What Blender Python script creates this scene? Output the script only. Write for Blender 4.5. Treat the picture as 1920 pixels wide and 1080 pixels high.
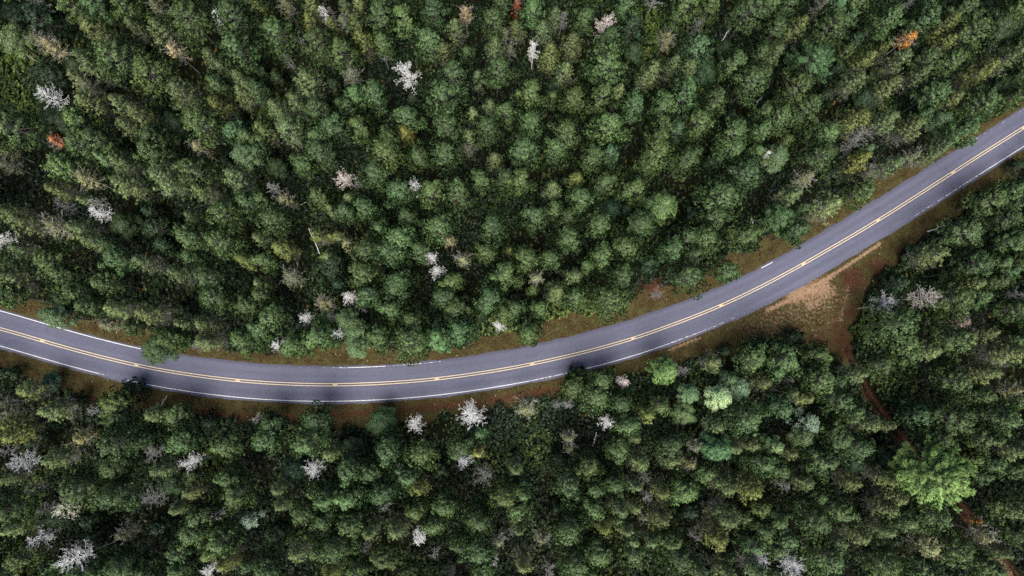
import bpy, math, random
import numpy as np
from mathutils import Matrix, Vector, Euler

# ------------------------------------------------------------------ scene, camera, sky, sun
for o in list(bpy.data.objects):
    bpy.data.objects.remove(o, do_unlink=True)
scene = bpy.context.scene
COL = scene.collection

F_PX = 1300.0                      # focal length in photo pixels (24 mm equivalent drone lens)
CAM_H = 122.0                      # flying height in metres
CAM_ROT = Euler((math.radians(5.3), math.radians(-1.3), 0.0), 'XYZ')
cam_d = bpy.data.cameras.new('camera')
cam_d.sensor_width = 36.0
cam_d.lens = 36.0 * F_PX / 1920.0
cam_d.clip_start = 1.0
cam_d.clip_end = 4000.0
cam = bpy.data.objects.new('camera', cam_d)
cam.location = (0.0, 0.0, CAM_H)
cam.rotation_euler = CAM_ROT
COL.objects.link(cam)
scene.camera = cam

SUN_ELEV, SUN_AZ = math.radians(61.0), math.radians(-8.0)   # light comes from the bottom of the picture (south)
world = bpy.data.worlds.new('World')
scene.world = world
world.use_nodes = True
wn = world.node_tree
sky = wn.nodes.new('ShaderNodeTexSky')
sky.sky_type = 'NISHITA'
sky.sun_disc = False
sky.sun_elevation = SUN_ELEV
sky.sun_rotation = math.pi - SUN_AZ
sky.air_density = 1.0
sky.dust_density = 3.0
bg = wn.nodes['Background']
bg.inputs['Strength'].default_value = 0.05
wn.links.new(sky.outputs[0], bg.inputs['Color'])

sun_d = bpy.data.lights.new('sun', 'SUN')
sun_d.energy = 1.5
sun_d.angle = math.radians(42.0)
sun_d.color = (1.0, 0.965, 0.91)
sun = bpy.data.objects.new('sun', sun_d)
sun.rotation_euler = Euler((math.pi / 2 - SUN_ELEV, 0.0, SUN_AZ), 'XYZ')
sun.location = (0, -60, 120)
COL.objects.link(sun)

scene.view_settings.view_transform = 'Standard'
scene.view_settings.look = 'None'
scene.view_settings.gamma = 1.0
scene.view_settings.use_curve_mapping = False
scene.view_settings.exposure = 1.62
scene.render.engine = 'CYCLES'
scene.cycles.max_bounces = 6
scene.cycles.diffuse_bounces = 3
scene.cycles.transmission_bounces = 3
scene.cycles.use_denoising = False

# ------------------------------------------------------------------ helpers
rs = np.random.default_rng(7)
RM = np.array(CAM_ROT.to_matrix())

def at(px, py, z=0.0):
    """world point at height z that the drone sees at photo pixel (px, py)"""
    d = RM @ np.array([(px - 960.0) / F_PX, (540.0 - py) / F_PX, -1.0])
    t = (z - CAM_H) / d[2]
    return np.array([d[0] * t, d[1] * t, z])

def pts(seq, z=0.0):
    return np.array([at(x, y, z)[:2] for x, y in seq])

def smooth_path(p, step=1.0, rounds=2):
    """resample a polyline through p with Catmull-Rom, then even it out"""
    p = np.asarray(p, float)
    q = np.vstack([2 * p[0] - p[1], p, 2 * p[-1] - p[-2]])
    out = []
    for i in range(1, len(q) - 2):
        for t in np.linspace(0, 1, 24, endpoint=False):
            a, b, c, d = q[i - 1], q[i], q[i + 1], q[i + 2]
            out.append(0.5 * ((2 * b) + (c - a) * t + (2 * a - 5 * b + 4 * c - d) * t * t + (3 * b - a - 3 * c + d) * t ** 3))
    out.append(p[-1])
    out = np.array(out)
    for _ in range(rounds):
        s = np.r_[0, np.cumsum(np.linalg.norm(np.diff(out, axis=0), axis=1))]
        n = max(2, int(s[-1] / step))
        u = np.linspace(0, s[-1], n + 1)
        out = np.c_[np.interp(u, s, out[:, 0]), np.interp(u, s, out[:, 1])]
        k = 9
        pad = np.vstack([np.repeat(out[:1], k, 0) + np.arange(-k, 0)[:, None] * (out[1] - out[0]), out,
                         np.repeat(out[-1:], k, 0) + np.arange(1, k + 1)[:, None] * (out[-1] - out[-2])])
        w = np.hanning(2 * k + 3)[1:-1]; w /= w.sum()
        out = np.c_[np.convolve(pad[:, 0], w, 'valid'), np.convolve(pad[:, 1], w, 'valid')]
    return out

def mesh_np(name, V, faces_idx, faces_len, attrs=None, smooth=False):
    """mesh from flat numpy arrays (loop vertex indices, face sizes)"""
    me = bpy.data.meshes.new(name)
    V = np.asarray(V, np.float32)
    fi = np.asarray(faces_idx, np.int32).ravel()
    fl = np.asarray(faces_len, np.int32)
    me.vertices.add(len(V)); me.vertices.foreach_set('co', V.ravel())
    me.loops.add(len(fi)); me.loops.foreach_set('vertex_index', fi)
    me.polygons.add(len(fl))
    me.polygons.foreach_set('loop_start', np.r_[0, np.cumsum(fl)[:-1]].astype(np.int32))
    me.polygons.foreach_set('loop_total', fl)
    if smooth:
        me.polygons.foreach_set('use_smooth', np.ones(len(fl), bool))
    for k, a in (attrs or {}).items():
        at_ = me.attributes.new(k, 'FLOAT', 'POINT')
        at_.data.foreach_set('value', np.asarray(a, np.float32))
    me.update(calc_edges=True)
    return me

def link(name, data, mat=None, parent=None, **props):
    o = bpy.data.objects.new(name, data)
    COL.objects.link(o)
    if mat is not None and data is not None and not data.materials:
        data.materials.append(mat)
    if parent is not None:
        o.parent = parent
    for k, v in props.items():
        o[k] = v
    return o

class Quads:
    """collects quads with a per-vertex random value and soft normals"""
    def __init__(s): s.V = []; s.R = []; s.N = []
    def add(s, q, r, nrm=None):                           # q (n,4,3), r (n,), nrm (n,4,3)
        if nrm is not None:                               # wind each quad to face its soft normal
            g = np.cross(q[:, 2] - q[:, 0], q[:, 3] - q[:, 1])
            flip = (g * nrm.mean(1)).sum(1) < 0
            q = q.copy(); q[flip] = q[flip][:, ::-1]; nrm = nrm.copy(); nrm[flip] = nrm[flip][:, ::-1]
        s.V.append(q.reshape(-1, 3)); s.R.append(np.repeat(r, 4))
        if nrm is not None: s.N.append(nrm.reshape(-1, 3))
    def mesh(s, name):
        V, R = np.vstack(s.V), np.concatenate(s.R)
        me = mesh_np(name, V, np.arange(len(V)), np.full(len(V) // 4, 4), {'rnd': R}, smooth=bool(s.N))
        if s.N: me.normals_split_custom_set_from_vertices(np.vstack(s.N).astype(np.float32))
        return me

def unit(v): return v / np.maximum(np.linalg.norm(v, axis=-1, keepdims=True), 1e-9)

def blades(Q, P, D, k, length, width, spread, rng, rnd=None, shape=0.45, soft=True, CN=None):
    """k kite-shaped blades at each point of P, pointing about D; a tuft shades like one small dome"""
    n = len(P)
    if n == 0: return
    if rnd is None: rnd = rng.random(n)
    P = np.repeat(P, k, 0); D = np.repeat(D, k, 0)
    d = unit(D + spread * rng.normal(size=(n * k, 3)))
    side = unit(np.cross(d, rng.normal(size=(n * k, 3))))
    L = (length * rng.uniform(0.65, 1.2, n * k))[:, None]
    W = (width * rng.uniform(0.7, 1.25, n * k))[:, None]
    m = P + d * L * shape
    q = np.stack([P, m + side * W / 2, P + d * L, m - side * W / 2], 1)
    nr = None
    if soft:
        c = (P + D * length * 0.05)[:, None]
        if CN is None: nr = unit((q - c) / length * 1.4 + D[:, None] * 0.55 + np.array([0, 0, 0.15]))
        else: nr = unit((q - c) / length * 1.05 + np.repeat(CN, k, 0)[:, None] * 0.95)
    Q.add(q, np.repeat(rnd, k), nr)

class Tubes:
    """collects tapered tubes"""
    def __init__(s): s.V = []; s.F = []; s.n = 0
    def add(s, path, radii, sides=5):
        path = np.asarray(path, float); radii = np.asarray(radii, float)
        t = np.gradient(path, axis=0); t = unit(t)
        up = np.where(np.abs(t[:, 2:3]) > 0.9, np.array([[1.0, 0, 0]]), np.array([[0, 0, 1.0]]))
        a = unit(np.cross(t, up)); b = np.cross(t, a)
        ang = np.arange(sides) * 2 * math.pi / sides
        ring = path[:, None] + radii[:, None, None] * (np.cos(ang)[None, :, None] * a[:, None] + np.sin(ang)[None, :, None] * b[:, None])
        m = len(path)
        s.V.append(ring.reshape(-1, 3))
        i = np.arange(m - 1)[:, None] * sides + np.arange(sides)[None]
        j = np.arange(m - 1)[:, None] * sides + (np.arange(sides)[None] + 1) % sides
        f = np.stack([i, j, j + sides, i + sides], -1).reshape(-1, 4) + s.n
        s.F.append(f); s.n += m * sides
    def mesh(s, name, rng=None):
        V = np.vstack(s.V); F = np.vstack(s.F)
        return mesh_np(name, V, F, np.full(len(F), 4), smooth=True)

# ------------------------------------------------------------------ materials
class NT:
    def __init__(s, name):
        s.m = bpy.data.materials.new(name); s.m.use_nodes = True
        s.t = s.m.node_tree; s.t.nodes.clear()
        s.out = s.t.nodes.new('ShaderNodeOutputMaterial')
    def n(s, kind, **kw):
        x = s.t.nodes.new(kind)
        for k, v in kw.items():
            if k.startswith('_'): setattr(x, k[1:], v)
        return x
    def l(s, a, b): s.t.links.new(a, b)
    def val(s, a, sock):
        if hasattr(a, 'is_linked'): s.l(a, sock)
        else: sock.default_value = a
    def noise(s, scale, detail=4, rough=0.55, vec=None, dist=0.0):
        x = s.n('ShaderNodeTexNoise'); x.inputs['Scale'].default_value = scale
        x.inputs['Detail'].default_value = detail; x.inputs['Roughness'].default_value = rough
        x.inputs['Distortion'].default_value = dist
        if vec is not None: s.l(vec, x.inputs['Vector'])
        return x.outputs['Fac']
    def ramp(s, fac, stops, interp='LINEAR'):
        x = s.n('ShaderNodeValToRGB'); x.color_ramp.interpolation = interp
        e = x.color_ramp.elements
        while len(e) < len(stops): e.new(0.5)
        for el, (p, c) in zip(e, stops):
            el.position = p; el.color = (*c, 1) if not np.isscalar(c) else (c, c, c, 1)
        s.l(fac, x.inputs[0]); return x.outputs[0]
    def mix(s, fac, a, b, mode='MIX'):
        x = s.n('ShaderNodeMix'); x.data_type = 'RGBA'; x.blend_type = mode
        s.val(fac, x.inputs[0])
        for v, i in ((a, 6), (b, 7)):
            if isinstance(v, tuple): x.inputs[i].default_value = (*v, 1) if len(v) == 3 else v
            else: s.l(v, x.inputs[i])
        return x.outputs[2]
    def math(s, op, a, b=0.0, c=None, clamp=False):
        x = s.n('ShaderNodeMath'); x.operation = op; x.use_clamp = clamp
        s.val(a, x.inputs[0]); s.val(b, x.inputs[1])
        if c is not None: s.val(c, x.inputs[2])
        return x.outputs[0]
    def attr(s, name):
        x = s.n('ShaderNodeAttribute'); x.attribute_name = name; return x.outputs['Fac']
    def pos(s):
        return s.n('ShaderNodeNewGeometry').outputs['Position']
    def principled(s, col, rough=0.8, spec=0.3, normal=None):
        x = s.n('ShaderNodeBsdfPrincipled')
        s.val(col if not isinstance(col, tuple) else (*col, 1), x.inputs['Base Color'])
        s.val(rough, x.inputs['Roughness']); x.inputs['Specular IOR Level'].default_value = spec
        if normal is not None: s.l(normal, x.inputs['Normal'])
        return x.outputs[0]
    def bump(s, h, strength=0.5, dist=0.02):
        x = s.n('ShaderNodeBump'); x.inputs['Strength'].default_value = strength; x.inputs['Distance'].default_value = dist
        s.l(h, x.inputs['Height']); return x.outputs[0]
    def done(s, sh):
        s.l(sh, s.out.inputs[0]); return s.m

def foliage_mat(name, warm, transl=0.13, rough=0.55, spec=0.35, amount=0.55):
    """tint = object colour; each tuft shifts towards WARM and varies in value by its own random number"""
    k = NT(name)
    oi = k.n('ShaderNodeObjectInfo')
    r = k.attr('rnd')
    v = k.math('MULTIPLY_ADD', r, 1.15, 0.42)
    base = k.mix(1.0, oi.outputs['Color'], v, 'MULTIPLY')
    r2 = k.math('FRACT', k.math('MULTIPLY', r, 17.31))
    w = k.math('MULTIPLY', k.math('POWER', r2, 2.0), amount)
    colr = k.mix(w, base, k.mix(1.0, base, warm, 'MULTIPLY'))
    d = k.principled(colr, rough, spec)
    t = k.n('ShaderNodeBsdfTranslucent'); k.l(colr, t.inputs[0])
    ms = k.n('ShaderNodeMixShader'); ms.inputs[0].default_value = transl
    k.l(d, ms.inputs[1]); k.l(t.outputs[0], ms.inputs[2])
    return k.done(ms.outputs[0])

M = {}
M['needles'] = foliage_mat('pine_needles', (1.35, 1.15, 0.8), amount=0.28)
M['leaves'] = foliage_mat('broad_leaves', (1.3, 1.2, 0.7), transl=0.2, spec=0.4)

def bark_mat(name, a, b, scale=6.0):
    k = NT(name)
    f = k.noise(scale, 5, 0.6, k.pos())
    oi = k.n('ShaderNodeObjectInfo')
    c = k.mix(1.0, k.ramp(f, [(0.3, a), (0.7, b)]), oi.outputs['Color'], 'MULTIPLY')
    return k.done(k.principled(c, 0.9, 0.15))
M['bark'] = bark_mat('grey_brown_bark', (0.07, 0.06, 0.05), (0.20, 0.185, 0.165))
M['dead'] = bark_mat('bleached_dead_wood', (0.58, 0.57, 0.545), (0.86, 0.85, 0.82), 3.0)
M['twigs'] = M['dead']

# ------------------------------------------------------------------ traced ground plan (photo pixels -> metres on the ground)
CENTRE = [(-300, 545), (-120, 586), (0, 616), (77, 638), (130, 654), (255, 685), (325, 698), (445, 714), (550, 720.5), (632, 722), (730, 718), (822, 710.5),
          (960, 690), (1085, 663), (1182, 637), (1260, 609), (1349, 575), (1440, 531), (1506, 495), (1645, 414), (1784, 325), (1870, 270), (1920, 239), (2050, 155), (2250, 26)]
NORTH = [(-300, 505), (-120, 548), (0, 579), (75, 601), (115, 614), (255, 650), (345, 666), (480, 681.5), (605, 687), (730, 683), (810, 677), (960, 655), (1125, 617),
         (1260, 571), (1347, 540), (1440, 495), (1580, 412), (1655, 365), (1815, 268), (1920, 200), (2050, 118), (2250, -10)]
SOUTH = [(-300, 580), (-120, 622), (0, 654), (95, 680), (150, 697), (237, 717), (325, 736), (480, 753), (605, 757), (730, 754), (855, 741), (960, 725), (1060, 705), (1160, 680),
         (1272, 645), (1360, 607), (1440, 571), (1505, 540), (1557, 505), (1660, 442), (1740, 395), (1850, 325), (1920, 278), (2050, 196), (2250, 66)]
N_OUT = [(-300, 480), (0, 548), (60, 553), (130, 580), (200, 602), (260, 622), (345, 645), (440, 660), (540, 655), (620, 642), (700, 655), (780, 658), (870, 645), (960, 630), (1060, 592),
         (1120, 590), (1200, 548), (1290, 530), (1370, 480), (1450, 440), (1560, 388), (1650, 333), (1750, 278), (1830, 237), (1920, 180), (2250, -40)]
S_OUT = [(-300, 620), (0, 690), (60, 718), (130, 742), (220, 762), (330, 775), (430, 785), (520, 800), (600, 792), (680, 803), (760, 790), (830, 783), (900, 770), (1000, 745), (1070, 735),
         (1130, 712), (1200, 697), (1270, 683), (1330, 670), (1400, 655), (1480, 645), (1550, 665), (1598, 695), (1588, 630), (1615, 560), (1655, 510), (1695, 470), (1760, 425), (1830, 370), (1920, 325), (2250, 105)]
TRACK = [(1565, 600), (1585, 660), (1622, 735), (1665, 795), (1712, 855), (1770, 920), (1830, 990), (1890, 1065), (1960, 1150)]

cen = smooth_path(pts(CENTRE), 0.8)
nrt = smooth_path(pts(NORTH), 0.8)
sth = smooth_path(pts(SOUTH), 0.8)
tan_ = unit(np.gradient(cen, axis=0))
nor = np.c_[-tan_[:, 1], tan_[:, 0]]                        # points to the north side
def seg_dist(P, path):
    """distance of points P (n,2) to a polyline (m,2)"""
    best = np.full(len(P), 1e9)
    for a, b in zip(path[:-1], path[1:]):
        ab = b - a
        t = np.clip(((P - a) @ ab) / max(ab @ ab, 1e-9), 0, 1)
        d = np.hypot(P[:, 0] - a[0] - t * ab[0], P[:, 1] - a[1] - t * ab[1])
        np.minimum(best, d, out=best)
    return best
def smooth1(a, k=25):
    w = np.hanning(2 * k + 3)[1:-1]; w /= w.sum()
    return np.convolve(np.r_[np.full(k, a[0]), a, np.full(k, a[-1])], w, 'valid')
wN = smooth1(seg_dist(cen, nrt)); wS = smooth1(seg_dist(cen, sth))
S_LEN = np.r_[0, np.cumsum(np.linalg.norm(np.diff(cen, axis=0), axis=1))]
print('road width m', (wN + wS).min(), (wN + wS).max(), 'length', S_LEN[-1])

def inside(P, poly):
    x, y = P[:, 0], P[:, 1]; r = np.zeros(len(P), bool)
    for (x0, y0), (x1, y1) in zip(poly, np.roll(poly, -1, 0)):
        c = (y0 > y) != (y1 > y)
        if y1 != y0:
            r ^= c & (x < (x1 - x0) * (y - y0) / (y1 - y0) + x0)
    return r

n_out = pts(N_OUT); s_out = pts(S_OUT)
verge_poly = np.vstack([n_out, s_out[::-1]])
road_poly = np.vstack([cen + nor * wN[:, None], (cen - nor * wS[:, None])[::-1]])
track = smooth_path(pts(TRACK), 0.8)

# fine sheet in view, coarse sheet out to the horizon
fx = np.arange(-112, 118.01, 0.4); fy = np.arange(-52, 78.01, 0.4)
gx = np.r_[-2500, -1200, -600, -300, -170, fx, 175, 300, 600, 1200, 2500]
gy = np.r_[-2500, -1200, -600, -300, -110, fy, 140, 300, 600, 1200, 2500]
GX, GY = np.meshgrid(gx, gy)
GP = np.c_[GX.ravel(), GY.ravel()]

def vnoise(P, scale, seed):
    """smooth value noise on points"""
    r = np.random.default_rng(seed).random((256, 256))
    q = P / scale + 1000.0
    i = np.floor(q).astype(int); f = q - i; f = f * f * (3 - 2 * f)
    g = lambda a, b: r[a % 256, b % 256]
    return ((g(i[:, 0], i[:, 1]) * (1 - f[:, 0]) + g(i[:, 0] + 1, i[:, 1]) * f[:, 0]) * (1 - f[:, 1])
            + (g(i[:, 0], i[:, 1] + 1) * (1 - f[:, 0]) + g(i[:, 0] + 1, i[:, 1] + 1) * f[:, 0]) * f[:, 1])

sm = lambda x, a, b: np.clip((x - a) / (b - a), 0, 1) ** 2 * (3 - 2 * np.clip((x - a) / (b - a), 0, 1))
def ground_masks(P):
    """verge (open strip beside road), soil, sand, near-road distance for world points"""
    near = np.abs(P).max(1) < 320
    road_d = np.full(len(P), 300.0); verge = np.zeros(len(P)); soil = np.zeros(len(P)); sand = np.zeros(len(P)); trk = np.full(len(P), 300.0)
    Q = P[near]
    rd = seg_dist(Q, cen[::3]); road_d[near] = rd
    sd = np.minimum(seg_dist(Q, n_out), seg_dist(Q, s_out)) * np.where(inside(Q, verge_poly), 1, -1)
    verge[near] = sm(sd + (vnoise(Q, 2.3, 3) - 0.5) * 2.2 + (vnoise(Q, 0.8, 4) - 0.5), -0.9, 0.9)
    t = seg_dist(Q, track); trk[near] = t
    s = sm(-np.abs(t - .6) + (vnoise(Q, 2.0, 5) - .5) * .7, -.8, -.2) * .72
    for x, y, r, a in [(1592, 585, 2.4, .7), (1548, 640, 3.6, .6), (1600, 525, 2.6, .9), (1645, 500, 2.4, .7), (1690, 470, 2.0, .4), (1228, 540, 2.0, .9), (172, 745, 1.8, .5), (1400, 660, 3, .3),
                       (1335, 655, 3, .3), (1000, 740, 3, .5), (1080, 715, 3, .4), (980, 90, 2, .3), (1195, 535, 1.6, .6)]:
        c = at(x, y)[:2]
        s = np.maximum(s, a * np.exp(-((Q - c) ** 2).sum(1) / (r * r) * 0.8))
    e = seg_dist(Q, pts([(330, 765), (480, 785), (600, 782), (760, 768), (900, 755), (1040, 730)]))
    s = np.maximum(s, 0.75 * np.exp(-(e / 1.0) ** 2))
    soil[near] = s
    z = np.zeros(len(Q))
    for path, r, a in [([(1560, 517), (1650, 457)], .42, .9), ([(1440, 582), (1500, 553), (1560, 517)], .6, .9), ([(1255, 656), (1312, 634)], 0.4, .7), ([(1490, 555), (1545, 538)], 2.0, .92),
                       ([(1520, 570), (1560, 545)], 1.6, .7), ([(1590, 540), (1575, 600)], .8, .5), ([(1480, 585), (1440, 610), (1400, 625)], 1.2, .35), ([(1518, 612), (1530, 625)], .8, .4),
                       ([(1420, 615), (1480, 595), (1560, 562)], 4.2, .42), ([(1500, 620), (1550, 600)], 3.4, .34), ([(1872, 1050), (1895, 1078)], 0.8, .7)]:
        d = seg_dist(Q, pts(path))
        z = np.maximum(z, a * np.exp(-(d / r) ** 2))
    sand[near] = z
    return road_d, verge, soil, sand, trk

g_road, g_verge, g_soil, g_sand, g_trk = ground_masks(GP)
und = ((vnoise(GP, 9.0, 11) - 0.5) * 0.5 + (vnoise(GP, 2.2, 12) - 0.5) * 0.16) * sm(g_road, 4.5, 14.0)
gz = und - 0.10 * sm(-np.abs(g_road - 5.5), -1.8, 0.0)
ny, nx = GX.shape
ii = (np.arange(ny - 1)[:, None] * nx + np.arange(nx - 1)[None]).ravel()
gf = np.stack([ii, ii + 1, ii + nx + 1, ii + nx], 1)
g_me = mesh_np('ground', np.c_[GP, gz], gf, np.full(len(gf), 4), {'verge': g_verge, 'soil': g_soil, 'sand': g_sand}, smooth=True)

k = NT('forest_floor')
P = k.pos()
n1 = k.noise(0.6, 6, 0.65, P); n2 = k.noise(4.0, 6, 0.7, P); n3 = k.noise(14.0, 3, 0.6, P)
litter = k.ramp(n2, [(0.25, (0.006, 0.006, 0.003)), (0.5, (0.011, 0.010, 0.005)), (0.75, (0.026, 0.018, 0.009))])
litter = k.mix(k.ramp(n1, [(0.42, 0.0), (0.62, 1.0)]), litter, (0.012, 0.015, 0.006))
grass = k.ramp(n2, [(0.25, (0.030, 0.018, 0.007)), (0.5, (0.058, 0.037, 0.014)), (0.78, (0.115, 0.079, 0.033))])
grass = k.mix(k.ramp(n1, [(0.40, 0.0), (0.6, 0.8)]), grass, k.ramp(n3, [(0.3, (0.055, 0.052, 0.018)), (0.7, (0.120, 0.108, 0.040))]))
soilc = k.ramp(n2, [(0.25, (0.042, 0.018, 0.010)), (0.55, (0.095, 0.039, 0.021)), (0.8, (0.20, 0.092, 0.050))])
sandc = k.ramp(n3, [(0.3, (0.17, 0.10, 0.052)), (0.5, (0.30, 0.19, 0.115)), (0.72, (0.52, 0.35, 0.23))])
def edge(att, lo, hi, amt=0.9):
    j = k.math('ADD', k.math('MULTIPLY', k.math('SUBTRACT', k.noise(2.2, 6, 0.75, P), 0.5), amt), k.attr(att))
    return k.ramp(j, [(lo, 0.0), (hi, 1.0)])
c = k.mix(edge('verge', 0.35, 0.65), litter, grass)
c = k.mix(edge('soil', 0.38, 0.78, 1.6), c, soilc)
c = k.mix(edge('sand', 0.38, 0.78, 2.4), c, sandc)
h = k.math('ADD', k.math('MULTIPLY', n2, 0.6), k.math('MULTIPLY', n3, 0.4))
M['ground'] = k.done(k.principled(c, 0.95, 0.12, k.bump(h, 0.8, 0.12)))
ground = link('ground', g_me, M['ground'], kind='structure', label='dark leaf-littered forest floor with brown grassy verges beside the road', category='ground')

# ------------------------------------------------------------------ road
ROAD_Z = 0.05
def strip(name, i0, i1, offs, z, side_z=None, wob=0.0, step=1):
    """mesh strip along the road centre between path indices; offs = list of lateral offsets (array per point or number), north positive"""
    idx = np.arange(i0, i1 + 1, step)
    rows = []
    for o_ in offs:
        o_ = (o_ if np.isscalar(o_) else o_[idx])
        rows.append(cen[idx] + nor[idx] * (np.asarray(o_) * np.ones(len(idx)))[:, None])
    A = np.stack(rows, 1)                                      # (n, m, 2)
    n, m = A.shape[:2]
    Z = np.full((n, m), z)
    if side_z is not None: Z[:, 0] = side_z; Z[:, -1] = side_z
    V = np.concatenate([A, Z[..., None]], -1).reshape(-1, 3)
    i = (np.arange(n - 1)[:, None] * m + np.arange(m - 1)[None]).ravel()
    f = np.stack([i, i + m, i + m + 1, i + 1], 1)
    s_ = np.repeat(S_LEN[idx], m)
    u_ = np.stack([(o_ if np.isscalar(o_) else o_[idx]) * np.ones(len(idx)) for o_ in offs], 1).ravel()
    return mesh_np(name, V, f, np.full(len(f), 4), {'along': s_, 'lat': u_})

jag = (vnoise(np.c_[S_LEN, S_LEN * 0], 1.3, 21) - 0.5) * 0.22
jag2 = (vnoise(np.c_[S_LEN, S_LEN * 0], 1.1, 22) - 0.5) * 0.26
L = len(cen) - 1
e1 = -wS + jag; e2 = wN + jag2
r_me = strip('road', 0, L, [e1 - 0.14, e1, -wS * 0.66, -wS * 0.33, 0.0, wN * 0.33, wN * 0.66, e2, e2 + 0.14], ROAD_Z, side_z=-0.08)
k = NT('asphalt')
P = k.pos()
lat, along = k.attr('lat'), k.attr('along')
fine = k.noise(26.0, 3, 0.75, P); mid = k.noise(1.4, 5, 0.6, P)
cmb = k.n('ShaderNodeCombineXYZ'); k.l(k.math('MULTIPLY', along, 0.05), cmb.inputs[0]); k.l(k.math('MULTIPLY', lat, 1.6), cmb.inputs[1])
streak = k.noise(1.0, 5, 0.6, cmb.outputs[0])
base = k.ramp(fine, [(0.25, (0.086, 0.088, 0.128)), (0.5, (0.110, 0.112, 0.160)), (0.78, (0.144, 0.146, 0.202))])
base = k.mix(0.55, base, k.mix(1.0, base, k.ramp(streak, [(0.3, 0.86), (0.7, 1.14)]), 'MULTIPLY'))
base = k.mix(0.7, base, k.mix(1.0, base, k.ramp(mid, [(0.3, 0.9), (0.7, 1.1)]), 'MULTIPLY'))
# wheel tracks polished a little paler, lane centres darker from oil
al = k.math('ABSOLUTE', lat)
tr = k.math('ABSOLUTE', k.math('SUBTRACT', k.math('ABSOLUTE', k.math('SUBTRACT', al, 1.65)), 0.85))
trk_f = k.ramp(tr, [(0.0, 1.0), (0.55, 0.0)])
base = k.mix(k.math('MULTIPLY', trk_f, 0.65), base, k.mix(1.0, base, (1.22, 1.21, 1.2), 'MULTIPLY'))
# sparse pale chips and dark tar marks
chips = k.ramp(k.noise(9.0, 2, 0.5, P), [(0.74, 0.0), (0.78, 1.0)])
base = k.mix(k.math('MULTIPLY', chips, 0.3), base, (0.30, 0.29, 0.29))
vo = k.n('ShaderNodeTexVoronoi'); vo.feature = 'DISTANCE_TO_EDGE'; vo.inputs['Scale'].default_value = 0.16
wv = k.n('ShaderNodeVectorMath'); wv.operation = 'MULTIPLY_ADD'
nz = k.n('ShaderNodeTexNoise'); nz.inputs['Scale'].default_value = 0.7; k.l(P, nz.inputs['Vector'])
k.l(nz.outputs['Color'], wv.inputs[0]); wv.inputs[1].default_value = (3, 3, 0); k.l(P, wv.inputs[2])
k.l(wv.outputs[0], vo.inputs['Vector'])
crack = k.math('MULTIPLY', k.ramp(vo.outputs['Distance'], [(0.0, 1.0), (0.006, 0.0)]), k.ramp(k.noise(0.12, 2, 0.5, P), [(0.52, 0.0), (0.6, 0.6)]))
base = k.mix(crack, base, (0.035, 0.035, 0.042))
M['asphalt'] = k.done(k.principled(base, 0.82, 0.35, k.bump(fine, 0.5, 0.02)))
road = link('road', r_me, M['asphalt'], kind='structure', label='curving blue-grey two-lane asphalt road through the forest', category='road')

def paint_mat(name, a, b, lo, hi):
    k = NT(name)
    P = k.pos()
    c = k.ramp(k.noise(3.0, 4, 0.6, P), [(0.3, a), (0.7, b)])
    sh = k.principled(c, 0.7, 0.3)
    wear = k.attr('wear')
    n = k.math('ADD', k.math('MULTIPLY', k.noise(2.6, 5, 0.7, P), 0.6), k.math('MULTIPLY', k.noise(18.0, 3, 0.6, P), 0.4))
    gone = k.math('GREATER_THAN', wear, n)
    tr = k.n('ShaderNodeBsdfTransparent')
    ms = k.n('ShaderNodeMixShader'); k.l(gone, ms.inputs[0]); k.l(sh, ms.inputs[1]); k.l(tr.outputs[0], ms.inputs[2])
    return k.done(ms.outputs[0])
M['yellow'] = paint_mat('yellow_road_paint', (0.74, 0.56, 0.30), (0.86, 0.72, 0.48), 0.0, 1.0)
M['white'] = paint_mat('white_road_paint', (0.70, 0.70, 0.70), (0.88, 0.88, 0.87), 0.0, 1.0)

def idx_at(px, py):
    c = at(px, py)[:2]
    return int(np.argmin(((cen - c) ** 2).sum(1)))

def marking(name, i0, i1, off, width, mat, wear):
    me = strip(name, i0, i1, [off - width / 2, off + width / 2], ROAD_Z + 0.005)
    n = len(me.vertices)
    w = np.interp(np.linspace(0, 1, n), np.linspace(0, 1, len(wear)), wear)
    a = me.attributes.new('wear', 'FLOAT', 'POINT'); a.data.foreach_set('value', w.astype(np.float32))
    return link(name, me, mat, road)
for sgn in (-1, 1):
    marking('centre_line', 0, L, sgn * 0.20, 0.12, M['yellow'], [0.30, 0.33, 0.28, 0.31])
wob = smooth1(wS - 0.42, 40); wobN = smooth1(wN - 0.30, 40)
for (a, b), wear in [(((-290, 580), (100, 683)), [.2, .2, .52, .52, .36, .3]), (((105, 683), (150, 697)), [.42, .34, .42]), (((152, 697), (215, 712)), [.3, .36, .52, .58]), (((240, 719), (990, 718)), [.36, .1, 0, 0, 0, 0, 0, .3, .46]),
                     (((990, 718), (1062, 703)), [.47, .5, .45, .52]), (((1096, 694), (1240, 650)), [.32, .2, .25, .45]), (((1240, 650), (1420, 578)), [.48, .5, .55, .58]),
                     (((1690, 420), (1800, 350)), [.62, .52, .5, .5]), (((1800, 350), (2200, 90)), [.5, .40, .44, .5, .4])]:
    marking('edge_line', idx_at(*a), idx_at(*b), -wob, 0.135, M['white'], wear)
for (a, b), wear in [(((-290, 510), (262, 652)), [.3, .3, .25, .2, .22]), (((500, 683), (720, 683)), [.62, .6, .56, .44, .44]), (((720, 683), (830, 675)), [.54, .52, .5, .56]),
                     (((1425, 503), (1450, 490)), [.4, .36, .5]), (((1790, 285), (1990, 150)), [.6, .56, .52])]:
    marking('edge_line', idx_at(*a), idx_at(*b), wobN, 0.115, M['white'], wear)

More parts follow.
